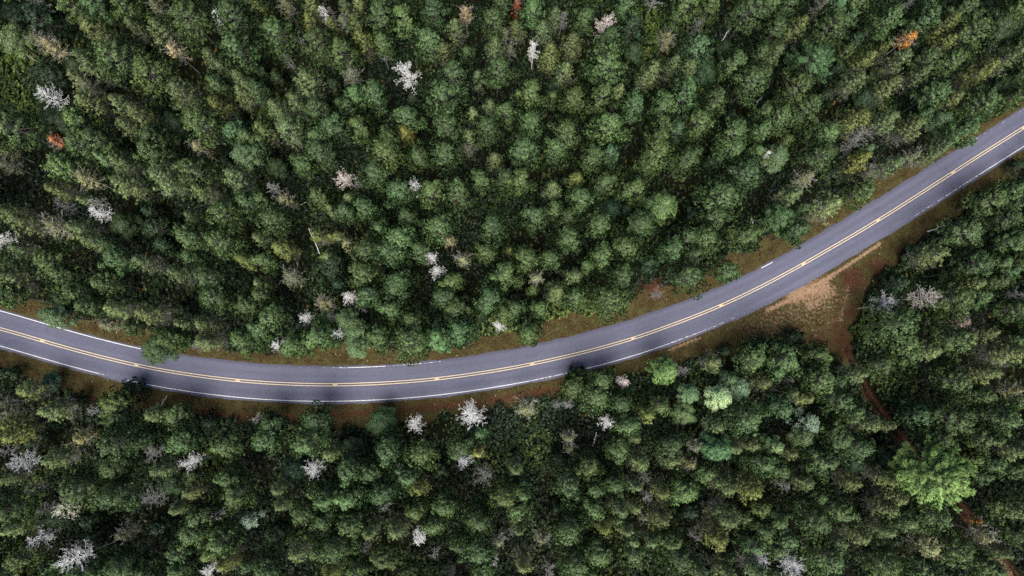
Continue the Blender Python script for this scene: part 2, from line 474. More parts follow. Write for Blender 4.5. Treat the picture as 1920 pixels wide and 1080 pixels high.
# pale reflective marker plates between the yellow lines
k = NT('marker_plate'); c = k.ramp(k.noise(5.0, 4, 0.6, k.pos()), [(0.3, (0.56, 0.40, 0.25)), (0.7, (0.74, 0.58, 0.42))])
M['plate'] = k.done(k.principled(c, 0.6, 0.4))
def box_mesh(name, sx, sy, sz, chamfer=0.02):
    x, y, c = sx / 2, sy / 2, chamfer
    V = [(-x, -y, -.03), (x, -y, -.03), (x, y, -.03), (-x, y, -.03), (-x + c, -y + c, sz), (x - c, -y + c, sz), (x - c, y - c, sz), (-x + c, y - c, sz)]
    F = [(0, 1, 5, 4), (1, 2, 6, 5), (2, 3, 7, 6), (3, 0, 4, 7), (4, 5, 6, 7)]
    return mesh_np(name, V, np.array(F), [4] * 5)
plate = box_mesh('marker_plate', 0.85, 0.36, 0.014)
for px, py in [(77, 638), (257, 686), (445, 714), (632, 722), (822, 710), (1000, 683), (1184, 636), (1350, 574), (1507, 495), (1645, 414), (1784, 325), (1918, 240), (2060, 150), (-110, 588)]:
    i = idx_at(px, py)
    o = link('marker_plate', plate, M['plate'], road)
    o.location = (cen[i][0], cen[i][1], ROAD_Z + 0.002)
    o.rotation_euler = (0, 0, math.atan2(tan_[i][1], tan_[i][0]))

# ------------------------------------------------------------------ tree kinds (each returns {part: (mesh, material)}, height, radius)
def stem_path(rng, H, lean=0.25, n=6):
    t = np.linspace(0, 1, n)
    p = np.c_[np.cumsum(rng.normal(0, lean / n, n)), np.cumsum(rng.normal(0, lean / n, n)), t * H]
    p[:, :2] -= p[0, :2]
    p[0, 2] = -0.5
    return p
def on_stem(p, z):
    return np.array([np.interp(z, p[:, 2], p[:, 0]), np.interp(z, p[:, 2], p[:, 1]), z])

def gen_pine(seed, H, R, fol=1.0, z0f=0.52, tuft=0.34, wide=0.165, k=11, drop=0.10, el0=2, el1=50):
    """broad tufted pine"""
    rng = np.random.default_rng(seed)
    T, Q = Tubes(), Quads()
    st = stem_path(rng, H)
    T.add(st, np.interp(st[:, 2], [-.5, H], [0.10 + R * 0.018, 0.03]), 6)
    z0 = H * z0f
    nwh = int(7 + H * 0.25)
    lop = rng.uniform(0.68, 1.2, 9)
    for i in range(nwh):
        t = (i + rng.uniform(-.2, .2)) / (nwh - 1); t = min(max(t, 0), 1)
        z = z0 + (H * 0.985 - z0) * t
        Lm = R * min(1, .86 + .6 * t) * (max(0, 1 - t ** 1.9)) ** .7 + 0.22 + 0.08 * R
        nb = int(rng.integers(5, 8)) if t < .9 else 4
        a0 = rng.uniform(0, 6.28)
        for b in range(nb):
            if rng.random() < drop: continue
            az = a0 + b * 6.283 / nb + rng.normal(0, .22)
            Ln = Lm * lop[int(az / 6.283 * 9) % 9] * rng.uniform(.6, 1.16)
            el = math.radians(el0 + (el1 - el0) * t ** 1.5 + rng.normal(0, 7))
            dh = np.array([math.cos(az), math.sin(az), 0]); s0 = on_stem(st, z)
            pt = lambda s: s0 + Ln * s * (dh * math.cos(el) + np.array([0, 0, math.sin(el)])) + np.array([0, 0, 0.16 * Ln * s * s])
            T.add([pt(0), pt(.5), pt(.97)], [0.022 + 0.008 * Ln, 0.018, 0.008], 4)
            nt = max(2, int(Ln * 2.0 * fol))
            perp = np.array([-dh[1], dh[0], 0])
            PP, DD = [], []
            for j in range(nt):
                s = 0.38 + 0.62 * (j + rng.random()) / nt if Ln > .8 else rng.uniform(.3, 1)
                w = 0.22 * Ln * math.sin(min(1, s * 1.02) * math.pi * .82) + .08
                for sd in ((-1, 1, 0) if s > .5 else (-1, 1)):
                    lat = sd * w * rng.uniform(.35, 1.0)
                    p = pt(s) + perp * lat + np.array([0, 0, rng.normal(0.05, .12) - .10 * abs(lat)])
                    PP.append(p); DD.append(dh * .6 + perp * sd * .4 + np.array([0, 0, .65]))
            PP.append(pt(1.0)); DD.append(dh * .7 + np.array([0, 0, .6]))
            PP = np.array(PP)
            zc = H * (z0f + (1 - z0f) * .30)
            CN = unit((PP - np.array([st[-1, 0] * .7, st[-1, 1] * .7, zc])) / np.array([R, R, (H - zc) * .95]))
            CN[:, 2] = np.maximum(CN[:, 2], .30); CN = unit(CN)
            blades(Q, PP, unit(np.array(DD)), k, tuft, wide, .8, rng, CN=CN)
    blades(Q, np.array([on_stem(st, H * .985)]), np.array([[0, 0, 1.0]]), 12, .5, .12, .4, rng)
    return {'trunk': (T.mesh('trunk'), 'bark'), 'crown': (Q.mesh('crown'), 'needles')}, H, R

def gen_slim(seed, H, R, green=0.62, grey=1.0, twig=0.5):
    """slim spiky pine: green spire on a skirt of bare grey twigs"""
    rng = np.random.default_rng(seed)
    T, Q, B = Tubes(), Quads(), Quads()
    st = stem_path(rng, H, .35)
    T.add(st, np.interp(st[:, 2], [-.5, H], [0.13, 0.025]), 5)
    nwh = 15
    for i in range(nwh):
        t = i / (nwh - 1)
        z = H * (.30 + .68 * t)
        Lm = R * (.55 + .45 * math.sin(min(1, t * 1.5 + .15) * math.pi * .62)) * (1 - t ** 2.6) ** .8 + .22
        nb = int(rng.integers(5, 8)); a0 = rng.uniform(0, 6.28)
        for b in range(nb):
            az = a0 + b * 6.283 / nb + rng.normal(0, .25)
            Ln = Lm * rng.uniform(.6, 1.15)
            el = math.radians(5 + 55 * t ** 1.6 + rng.normal(0, 9))
            dh = np.array([math.cos(az), math.sin(az), 0]); s0 = on_stem(st, z); perp = np.array([-dh[1], dh[0], 0])
            pt = lambda s: s0 + Ln * s * (dh * math.cos(el) + np.array([0, 0, math.sin(el)])) + np.array([0, 0, .12 * Ln * s * s])
            T.add([pt(0), pt(.55), pt(1)], [.022, .016, .007], 3)
            is_green = rng.random() < np.interp(t, [0, 1 - green, min(1, 1.25 - green), 1], [.04, .25, .95, 1.0])
            n = max(3, int(Ln * 5.5))
            s = rng.uniform(.25 if is_green else .15, 1, n)
            lat = rng.normal(0, 1, n) * .16 * Ln * (1.1 - s * .5)
            PP = np.array([pt(x) for x in s]) + perp[None] * lat[:, None] + np.c_[np.zeros((n, 2)), rng.normal(0, .05, n)]
            DD = np.repeat((dh * .85 + np.array([0, 0, .45]))[None], n, 0) + perp[None] * np.sign(lat)[:, None] * .4
            if is_green: blades(Q, PP, unit(DD), 8, .36, .11, .5, rng, CN=unit(np.repeat((dh + np.array([0, 0, .25 + 1.3 * t]))[None], n, 0)))
            elif rng.random() < grey: blades(B, PP, unit(DD * np.array([1, 1, .4])), 4, twig, .03, .55, rng, soft=False)
    if not B.V: blades(B, np.array([on_stem(st, H * .4)]), np.array([[1., 0, 0]]), 4, .4, .03, .6, rng, soft=False)
    blades(Q, np.array([on_stem(st, H * .98)]), np.array([[0, 0, 1.0]]), 14, .5, .09, .35, rng)
    return {'trunk': (T.mesh('trunk'), 'bark'), 'crown': (Q.mesh('crown'), 'needles'), 'bare_twigs': (B.mesh('bare_twigs'), 'twigs')}, H, R

def gen_plume(seed, H, R, k=8):
    """soft pine with long feathery plumes"""
    rng = np.random.default_rng(seed)
    T, Q = Tubes(), Quads()
    st = stem_path(rng, H, .3)
    T.add(st, np.interp(st[:, 2], [-.5, H], [0.10 + .03 * R, 0.03]), 6)
    nwh = int(6 + R * 1.5)
    for i in range(nwh):
        t = i / (nwh - 1)
        z = H * (.48 + .50 * t)
        Lm = R * (1 - t ** 1.6) ** .8 * rng.uniform(.9, 1.08) + .35
        nb = int(rng.integers(7, 10)); a0 = rng.uniform(0, 6.28)
        for b in range(nb):
            az = a0 + b * 6.283 / nb + rng.normal(0, .16)
            Ln = Lm * rng.uniform(.72, 1.12)
            el = math.radians(4 + 52 * t ** 1.3 + rng.normal(0, 6))
            dh = np.array([math.cos(az), math.sin(az), 0]); s0 = on_stem(st, z); perp = np.array([-dh[1], dh[0], 0])
            pt = lambda s: s0 + Ln * s * (dh * math.cos(el) + np.array([0, 0, math.sin(el)])) + np.array([0, 0, (.18 * s * s - .05 * s) * Ln])
            T.add([pt(0), pt(.5), pt(1)], [.025 + .008 * Ln, .02, .008], 4)
            n = max(5, int(Ln * 15))
            s = np.sort(rng.uniform(.25, 1, n))
            wid = (.07 * Ln + .12) * np.sin(np.clip(s * 1.0, 0, 1) ** .8 * math.pi * .9) + .05
            lat = rng.uniform(-1, 1, n) * wid
            PP = np.array([pt(x) for x in s]) + perp[None] * lat[:, None] + np.c_[np.zeros((n, 2)), -.35 * np.abs(lat) + rng.normal(.03, .05, n)]
            DD = np.repeat((dh * .9 + np.array([0, 0, .4]))[None], n, 0) + perp[None] * (lat / np.maximum(wid, .05))[:, None] * .5
            blades(Q, PP, unit(DD), k, .50, .135, .34, rng, CN=unit(np.repeat((dh * .8 + np.array([0, 0, .5 + t]))[None], n, 0)), rnd=np.clip(rng.random() * .75 + rng.random(n) * .25, 0, 1))
    blades(Q, np.array([on_stem(st, H * .98)]), np.array([[0, 0, 1.0]]), 14, .5, .1, .35, rng)
    return {'trunk': (T.mesh('trunk'), 'bark'), 'crown': (Q.mesh('crown'), 'needles')}, H, R

def gen_leafy(seed, H, R, leaf=0.27, fill=1.1, lobes=24):
    """broadleaf crown: limbs carrying lumpy clusters of leaves"""
    rng = np.random.default_rng(seed)
    T, Q = Tubes(), Quads()
    st = stem_path(rng, H * .85, .5)
    T.add(st, np.interp(st[:, 2], [-.5, H], [0.09 + .025 * R, 0.03]), 6)
    for i in range(lobes):
        az = i * 2.399 + rng.normal(0, .2); u = math.sqrt((i + .5) / lobes)
        rr = R * u * rng.uniform(.6, 1.0)
        zc = H * (.97 - .34 * u * u) - rng.uniform(0, .12) * H
        c = np.array([rr * math.cos(az), rr * math.sin(az), zc])
        lr = R * rng.uniform(.17, .34)
        s0 = on_stem(st, H * rng.uniform(.35, .7))
        T.add([s0, (s0 + c) / 2 + rng.normal(0, .12, 3), c + np.array([0, 0, .4 * lr])], [.05 + .01 * R, .03, .01], 4)
        n = int(150 * fill * (lr / .9) ** 1.5) + 12
        d = unit(rng.normal(size=(n, 3)) + np.array([0, 0, .35]))
        nn = d * .6 + np.array([c[0] / R, c[1] / R, .45]) * .7; nn[:, 2] = np.maximum(nn[:, 2], .3); nn = unit(nn)
        rad = lr * rng.uniform(.45, 1.08, n) ** .6
        P = c + d * rad[:, None] * np.array([1, 1, .75])
        N = unit(d * .7 + np.array([0, 0, .6]) + rng.normal(0, .35, (n, 3)))
        for rep in range(4):
            a = unit(np.cross(N, rng.normal(size=(n, 3)))); b = np.cross(N, a)
            l = leaf * rng.uniform(.6, 1.15, n)[:, None]
            o = P + rng.normal(0, .12, (n, 3))
            Q.add(np.stack([o - a * l * .5, o + b * l * .38, o + a * l * .55, o - b * l * .38], 1), np.clip(rng.random(n) * .8 + .1 * rep, 0, 1), np.repeat(unit(nn * .8 + N * .35)[:, None], 4, 1))
    return {'trunk': (T.mesh('trunk'), 'bark'), 'crown': (Q.mesh('crown'), 'leaves')}, H, R

def gen_dead(seed, H, R, full=1.0, fuzz=1.0, thick=0.7):
    """bare bleached tree: whorls of forked branches and twigs"""
    rng = np.random.default_rng(seed)
    T, B, Q = Tubes(), Tubes(), Quads()
    st = stem_path(rng, H, .4)
    T.add(st, np.interp(st[:, 2], [-.5, H], [0.13, 0.035]), 6)
    nwh = int(7 * full) + 2
    for i in range(nwh):
        t = i / (nwh - 1)
        z = H * (.55 + .44 * t)
        Lm = R * (.7 + .4 * math.sin(min(1, t * 1.1 + .1) * math.pi * .7)) * (1 - t ** 5) ** .5 + .3
        nb = int(rng.integers(4, 7)); a0 = rng.uniform(0, 6.28)
        for b in range(nb):
            az = a0 + b * 6.283 / nb + rng.normal(0, .35)
            Ln = Lm * rng.uniform(.4, 1.1)
            el = math.radians(-4 + 58 * t ** 1.3 + rng.normal(0, 10))
            dh = np.array([math.cos(az), math.sin(az), 0]); s0 = on_stem(st, z); perp = np.array([-dh[1], dh[0], 0])
            bend = rng.normal(0, .14)
            pt = lambda s: s0 + Ln * s * (dh * math.cos(el) + np.array([0, 0, math.sin(el)])) + (perp * bend + np.array([0, 0, .14])) * Ln * s * s
            B.add([pt(0), pt(.35), pt(.7), pt(1)], np.array([.055, .045, .034, .014]) * thick, 4)
            for j in range(int(3 * full + Ln * 1.8)):
                s = rng.uniform(.25, .98); sd = rng.choice((-1, 1))
                d = unit(dh * .7 + perp * sd * rng.uniform(.4, 1.0) + np.array([0, 0, rng.normal(.25, .25)]))
                l2 = Ln * rng.uniform(.18, .42) * (1.15 - s * .6)
                q = pt(s)
                B.add([q, q + d * l2 * .5 + rng.normal(0, .03, 3), q + d * l2], np.array([.024, .018, .008]) * thick, 3)
                if fuzz > 0:
                    m = 2
                    blades(Q, q + d * l2 * rng.uniform(.3, 1, (m, 1)), np.repeat(d[None], m, 0), 3, .28 * fuzz, .036, .45, rng, soft=False)
    parts = {'trunk': (T.mesh('trunk'), 'dead'), 'crown': (B.mesh('crown'), 'dead')}
    if Q.V: parts['twigs'] = (Q.mesh('twigs'), 'twigs')
    return parts, H, R

def gen_sparse(seed, H, R, fol=.35):
    """half-bare tree: dead branches that still carry thin foliage"""
    parts, _, _ = gen_dead(seed, H, R, .8, .6, .7)
    g, _, _ = gen_slim(seed + 500, H, R * .95, green=fol, grey=0.0)
    parts['crown'], parts['bare_branches'] = g['crown'], parts['crown']
    return parts, H, R

def gen_pole(seed, L_, r=.09, stubs=5):
    """bare leaning or fallen stem with a few branch stubs, along +Z"""
    rng = np.random.default_rng(seed)
    T = Tubes()
    st = stem_path(rng, L_, .5, 7)
    T.add(st, np.interp(st[:, 2], [-.5, L_], [r, r * .35]), 6)
    B = Tubes()
    for i in range(stubs):
        z = L_ * rng.uniform(.35, .98); q = on_stem(st, z); d = unit(rng.normal(size=3) + np.array([0, 0, .7]))
        l = rng.uniform(.3, .9)
        B.add([q, q + d * l * .5, q + d * l + rng.normal(0, .05, 3)], [r * .4, r * .28, r * .12], 4)
    return {'trunk': (T.mesh('trunk'), 'dead'), 'branch_stubs': (B.mesh('branch_stubs'), 'dead')}, L_, r

PROTO = {
    'p': [gen_pine(100 + i, h, r) for i, (h, r) in enumerate([(10.5, 1.5), (10.5, 1.6), (11, 1.55), (12, 2.1), (12, 2.2), (12.5, 2.15), (12, 2.1), (13, 2.8), (13.5, 2.9), (13, 2.8), (13.5, 2.75), (14.5, 3.6), (14.5, 3.5), (15, 3.7)])],
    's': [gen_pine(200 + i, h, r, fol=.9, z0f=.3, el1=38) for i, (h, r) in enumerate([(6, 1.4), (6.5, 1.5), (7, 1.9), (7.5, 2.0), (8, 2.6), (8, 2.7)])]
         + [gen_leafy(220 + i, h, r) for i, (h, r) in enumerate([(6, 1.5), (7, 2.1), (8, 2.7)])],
    'n': [gen_slim(300 + i, h, r, green=g + .2, grey=.7) for i, (h, r, g) in enumerate([(10.5, 1.05, .6), (11, 1.15, .5), (11, 1.1, .7), (11.5, 1.5, .6), (12, 1.6, .5), (12, 1.55, .72), (11.5, 1.5, .62), (12.5, 2.0, .6), (13, 2.1, .7), (12.5, 2.1, .52)])],
    'w': [gen_dead(400 + i, h, r) for i, (h, r) in enumerate([(10.5, .8), (11, .85), (10.5, .8), (12, 1.2), (12.3, 1.25), (12, 1.3), (13, 1.8), (13.3, 1.9)])],
    'k': [gen_dead(450 + i, h, r, .7, .8, .8) for i, (h, r) in enumerate([(9, .8), (9.5, .85), (10.5, 1.2), (11, 1.25), (11.5, 1.8)])],
    'g': [gen_sparse(500 + i, h, r, f) for i, (h, r, f) in enumerate([(10.5, 1.1, .6), (11, 1.5, .55), (11.5, 1.6, .62), (12, 2.1, .58)])],
    'y': [gen_sparse(550 + i, h, r, f) for i, (h, r, f) in enumerate([(10, .8, .7), (11, 1.4, .6), (11.5, 1.8, .5)])],
    'o': [gen_sparse(600 + i, h, r, .8) for i, (h, r) in enumerate([(8, .9), (8.5, 1.2)])],
    'b': [gen_plume(650 + i, h, r) for i, (h, r) in enumerate([(9, 1.4), (11, 1.7), (11.5, 1.8), (13.5, 3.0), (16.0, 5.2)])],
    'l': [gen_leafy(700 + i, h, r, .24, .62, 22) for i, (h, r) in enumerate([(9, 1.1), (10, 1.5), (10.5, 1.6), (11.5, 2.0), (10.5, 2.7)])],
    't': [gen_leafy(750 + i, h, r, .22, .35, 14) for i, (h, r) in enumerate([(9, 1.3), (10, 1.9)])],
}
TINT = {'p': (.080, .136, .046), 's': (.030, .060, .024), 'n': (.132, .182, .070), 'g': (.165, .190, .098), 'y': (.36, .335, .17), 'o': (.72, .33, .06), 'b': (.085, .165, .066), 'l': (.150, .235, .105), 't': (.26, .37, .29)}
WOOD = {'w': (1.0, 1.0, .985), 'k': (.28, .28, .27), 'g': (.36, .355, .32), 'y': (.50, .46, .37), 'n': (.25, .25, .22)}

# ------------------------------------------------------------------ survey of the trees: kind x y width tone, in quarter pixels of each photo tile
TILES = {
(0, 0): """s 280 130 330;l 70 285 250;g 330 320 200;y 430 370 190|tan-orange dying pine in the top-left corner;n 700 210 200;p 720 50 230;p 950 60 240 Y;p 560 60 180;p 860 420 300;s 1000 380 190;n 700 490 200;p 1430 130 320;
g 1190 60 190;n 1220 250 230;y 1330 390 180 G;w 1670 170 130|small white-topped snag near the top, left;p 1770 120 260;p 1800 380 280;n 1590 450 140;n 1690 510 140;p 1160 560 300;n 1360 690 240;n 600 600 150;g 690 650 180;s 350 560 290;
w 400 740 190|spiky white snag near upper left edge;s 420 870 330;n 670 770 220;n 930 800 160 L;n 1040 850 160;p 620 930 200 L;n 960 930 170;p 100 960 330 L;s 1210 890 180 B;p 1640 650 180;n 1800 700 140 L;n 1800 590 140;n 1900 650 140;n 1650 790 160 Y;
p 1500 930 320;s 1310 930 190;p 1770 980 180 B;p 1880 1050 140;p 740 1060 240;p 1150 1040 230;o 440 1055 120 R|small red-orange tree near the left edge;s 60 60 170;s 1050 160 150;s 1780 860 120;k 310 40 150;p 1900 30 150;n 1000 190 130;s 540 480 200""",
(480, 0): """g 240 60 150;n 420 50 180 Y;n 20 60 140 Y;p 130 260 300;w 525 120 80|tiny white spike snag near the top edge;k 575 90 70;n 670 50 120;n 780 60 110 L;n 590 200 110 L;g 680 180 120;n 415 170 130 Y;p 480 350 260;k 360 340 120 L|grey-white dead top beside a broad pine, upper left;
p 660 400 220;n 810 310 180 Y;p 930 130 260;p 1120 160 230;p 780 200 130;p 960 330 150;k 960 425 70 L;p 1330 80 230;y 1570 110 150 G|pale yellow dying tree at top centre;p 1310 310 220;n 1490 230 170;n 1420 380 170;p 1580 410 120;p 1800 170 190;n 1790 360 150;g 1860 260 130;
g 1900 380 120;n 1840 20 140;w 1155 580 200|big white skeleton tree in upper centre;g 745 580 190;n 380 620 250;s 60 560 150;s 160 580 150;p 20 690 160;n 160 800 150 L;n 320 780 160;n 240 960 230 L;p 480 850 200;p 600 960 280;n 50 980 150 Y;p 760 740 170 L;p 890 720 200;
p 720 850 160;p 640 790 110;p 1130 870 250;n 1120 1010 160 Y;p 1420 740 310;p 1480 560 280;p 1430 960 300;n 1660 600 120;n 1750 790 150;n 1630 880 120;p 1810 560 240;p 1870 850 180;p 1740 970 220;p 790 960 200;p 470 1050 220;p 990 1060 200;n 1600 1060 120;
k 250 470 110;p 1000 40 130;p 30 1060 120;s 590 640 150;s 1170 740 120""",
(960, 0): """o 40 40 120 K|dark rust-coloured tree at top centre edge;p 170 80 200 L;n 40 190 160;n 230 220 170;n 310 120 130;p 540 140 180;w 690 220 180 P|pink-and-white dead tree near the top edge;n 460 320 190;k 380 140 130;w 170 390 85|thin white-headed snag at top centre;n 280 420 170 Y;n 390 540 170 L;p 700 490 350;
p 740 330 200;s 900 200 270;p 850 50 160;k 1060 15 160 L;p 1300 30 220;g 1160 290 180;p 1240 150 100;p 1380 370 230 B;p 1480 40 170;p 1780 90 300;p 1880 60 160;p 1660 480 220;p 1860 420 140;s 1590 360 140;n 1060 540 150;n 1190 490 130;n 990 600 130;n 1320 500 120;
s 910 380 160;p 140 720 220;p 290 740 110;p 460 730 240;p 660 760 240;n 800 700 110;p 920 790 240;p 1120 810 210;p 1300 720 270;p 1530 770 200;p 1790 620 260;p 1890 560 120;p 120 930 240;p 400 1000 240;p 720 950 280 L;p 1120 940 180;p 1230 1000 150 B;p 1400 940 210;
p 1080 1050 200;p 1650 1010 250 L;p 1830 1000 160;s 1640 870 150;p 1890 860 130;s 330 640 130;s 1450 520 210;p 100 1070 150;k 1380 220 150""",
(1440, 0): """p 30 60 130;p 160 30 150;g 390 50 150;p 510 70 150 B;p 570 180 130 B;n 210 200 150 Y;p 60 230 180;p 450 200 260;b 330 450 350|broad feathery blue-green pine in upper right;n 40 420 150;p 650 40 160;k 1020 40 130 L|grey dead tree at the top right edge;p 890 160 230;s 760 220 230;p 1130 170 200;
n 1320 180 150 Y;p 1440 60 220;p 1520 250 290;p 1170 40 170;o 1030 295 150|bright orange tree in upper right;n 990 430 190;n 860 380 90 Y;n 730 440 140 Y;p 560 380 110;s 650 310 180;n 1310 340 170 Y;p 1190 460 200;p 1350 470 180;n 650 600 190;n 880 640 200;n 1130 580 150;
p 780 570 110;n 1600 520 200 Y;n 1780 440 190;s 1640 380 170;s 1800 150 300;p 1880 330 130;p 180 680 260;p 290 810 240;p 60 880 220;p 430 1000 220 L;n 650 890 230 Y;n 880 900 200;n 1070 960 210;p 1240 700 200;n 1350 740 150;l 1310 890 180 D;p 1600 770 260;p 1440 990 210 L;
k 680 1030 170 L|grey dead tree above the road, far right;p 120 1060 120;p 1160 860 110;s 1800 620 190;p 1890 700 130;s 440 720 120;s 1090 330 160;p 1900 560 120;p 1880 60 150;s 740 740 200;s 520 520 150""",
(0, 270): """p 470 170 210 L;n 450 320 170;n 790 110 110;n 920 140 150;n 940 290 200 L;y 680 260 180 D;n 1210 230 260 L;p 1480 200 260;n 1500 350 170 L;n 1780 260 210;p 1150 60 200;y 1510 40 160 D;l 1830 80 200 D;y 40 50 170 D;g 50 160 170;n 660 410 80 L;k 740 440 130 L;w 750 520 130|white dead tree left of centre;
n 80 500 170;n 190 590 210;g 440 610 220 L;n 600 620 150 L;n 700 720 150;w 40 710 140|white dead tree on the left edge;n 150 790 170;p 390 870 230 L;p 880 870 220;n 1080 890 160;s 910 600 200;s 1170 640 230;s 1230 740 150;n 1450 550 120;p 1680 540 240 L;p 1880 470 180;p 1450 690 200;
p 1660 740 260;n 1850 890 110 Y;n 1340 980 170;p 1590 990 240;p 1430 860 110;p 820 1040 180;n 60 1010 220;s 300 960 180;p 500 980 150;p 650 30 220;s 960 60 150;s 1700 130 110;s 1130 500 150;p 800 730 100;k 490 480 150""",
(480, 270): """p 500 70 250;p 350 160 180;p 980 60 260;p 1250 100 200;p 1440 80 240;n 1790 130 140;g 1590 40 140;p 1890 270 150;p 880 220 230;p 1060 370 250;p 830 470 180;w 650 260 160 P|pinkish skeleton tree left of centre;k 770 290 90 L;w 1215 330 160|bright white starburst dead tree near the centre;p 1340 380 220;
p 1520 370 270;p 1680 290 170;k 125 340 130 L;y 230 430 160 D;p 490 410 150;n 560 500 90;p 690 510 150;n 710 410 110;p 120 580 240;p 40 420 140;n 50 720 130;n 210 780 160 Y;p 80 870 170;g 260 990 200;n 480 690 110 Y;n 570 700 80 Y;n 640 680 90;y 690 770 95 Y|small bright yellow tree left of centre;
l 530 850 130|pale-leaved sapling with a white stem;s 580 890 260;p 1090 700 260 L;p 840 790 240;p 1000 800 250;p 920 620 130;p 1140 560 180;p 1390 590 250;p 1790 620 260;y 1450 710 120 D;p 1240 820 150;w 1335 860 105|upper of two small white snags;w 1370 980 115|lower of two small white snags;g 1560 870 150 L;
p 1730 810 180;n 1890 820 120 Y;p 1850 990 220;p 1080 1030 230;p 800 990 220;p 1470 1020 180;n 900 930 90;s 1130 910 130;n 40 1060 120;s 570 960 180;s 620 1050 150 B;p 20 60 130 B;s 150 170 150""",
(960, 270): """p 100 60 230;p 40 280 200;p 320 40 180;p 590 90 230;p 720 70 140 B;p 1060 90 260;p 1290 130 260;p 1000 170 150;p 700 290 200;n 490 250 120 Y;s 390 270 100;n 310 340 150;p 500 420 200;p 890 340 210;p 170 530 220;p 300 490 140;p 420 560 170;p 650 600 200;b 1140 460 200 L|bright mint-green pine right of centre;
b 1020 460 120;p 980 600 220;p 1560 420 290;p 1740 230 260;p 1640 40 200;p 1800 60 150;p 410 710 190;p 840 760 260;p 660 830 200;p 1170 780 190;p 1300 700 160;p 1450 720 230 L;p 1340 830 130;p 1730 680 240;p 100 860 200;p 290 850 180;g 180 1010 110 L;n 470 990 160;p 840 1000 260;
p 1320 980 280|broad pine overhanging the road's inner bend;p 1590 950 170;s 1030 890 180;s 1370 520 180;s 740 480 150 B;p 40 1020 110;w 1885 75 90|small whitish snag above road at right;p 1500 560 200;p 330 1060 110;p 560 900 120;s 1500 130 170;s 850 480 120""",
(1440, 270): """l 70 90 210 D;p 370 100 250;k 600 30 150 L;p 740 50 110;n 660 150 160 Y;s 470 240 200;g 250 270 170 L;n 170 370 150;p 260 480 110;b 100 540 200|feathery bluish pine near the upper roadside, right;p 220 650 190;n 450 470 230 L;g 730 250 190;p 690 370 190;n 920 160 180 L;g 1080 90 130 L;n 1270 30 190;n 1180 80 110;
p 1650 420 260;p 1760 560 230;p 1880 430 120;p 1450 660 260 G;n 1260 840 220;s 1110 830 160;p 1530 880 220;p 1830 740 220;p 1700 880 150;p 1870 920 160;s 980 1040 180;n 1500 1030 160;p 1690 1030 170;p 1390 960 120;s 1880 170 140;p 1760 970 140;p 1820 350 140;s 1640 700 160""",
(0, 540): """p 60 60 170;l 400 220 200 D|leafy green tree overhanging road at far left;s 540 170 130 L;p 690 130 150;n 860 170 150 L;y 840 285 130 D;p 1010 300 110;n 1140 200 200 L;l 1180 450 270 H|dark broad tree overhanging the road, left;p 1290 390 190 Y;n 1400 250 110;n 1560 270 170;k 1490 430 100 L;n 1570 400 170 L;
p 1840 380 210;p 1600 90 200;p 1870 120 180;p 600 40 130;s 50 650 140;n 220 760 160 L;s 380 710 140 B;n 400 910 190 L;g 80 930 200;p 870 870 220 L;s 1000 780 180;k 730 930 110 L|lilac-grey dead tree below the road, left;n 1160 940 150 L;p 1340 950 200;n 130 1040 190 Y;p 900 1000 180;s 1560 1000 150;
s 560 860 120;g 20 860 120;s 1350 160 150;s 330 1010 140""",
(480, 540): """p 50 60 180;p 110 210 220;p 30 300 200;w 365 215 110|round white snag above the upper verge;w 165 430 115|white snag standing on the upper verge;p 290 440 200 L;p 470 340 220 L;y 530 110 170 D;w 720 65 115 R|white snag with a rusty base;w 615 330 105|greyish white snag beside light-green tree;l 680 220 180 D;
l 750 330 230|light-green leafy tree beside the upper verge;p 930 370 200 L;p 1000 160 200;p 850 60 170;p 1060 40 200;n 905 130 60;p 1180 240 190;k 800 150 70;p 1190 400 300;b 1390 380 190 L|mint-green tree beside the upper verge;p 1530 310 220;p 1500 140 210;p 1420 50 220;p 1740 100 240;p 1880 190 180;
w 1820 285 100|small white snag above road near centre;p 10 430 110;l 750 450 170;k 570 220 90;s 950 1000 240 L;p 460 1020 240;p 130 1030 200;w 1190 1020 145|white dead shrub on the lower verge;w 1600 960 215|large white dead tree just below the road;k 20 980 110 L""",
(960, 540): """p 30 140 170;p 190 160 150;p 150 30 100;n 330 40 160;p 450 60 170;p 740 80 300;n 110 310 120 Y;p 130 340 180;k 1100 40 120;s 490 640 150 B;p 470 740 190;p 660 690 200;p 620 820 230 L;p 820 860 200;g 100 880 210 L|grey-green spiky dying pine beside the lower verge;w 840 690 100 P|pinkish-white dead bush on the lower verge;
b 1140 630 170 V|bright green feathery sapling below the road;n 1510 560 170;p 1800 540 230;l 1330 790 170;l 1560 840 200 W|left of two whitish leafy trees below the road;l 1740 770 170 W|right of two whitish leafy trees below the road;l 1290 940 200;n 1020 940 150 Y;p 1100 870 150;w 710 1010 120|round white dead tree below the road;
n 1530 1040 190;p 1760 960 260;p 870 1000 190;n 1870 700 150;k 1270 630 110;s 1600 480 100;s 1890 440 120;k 420 860 80 L;k 330 890 90;l 1640 700 130 D""",
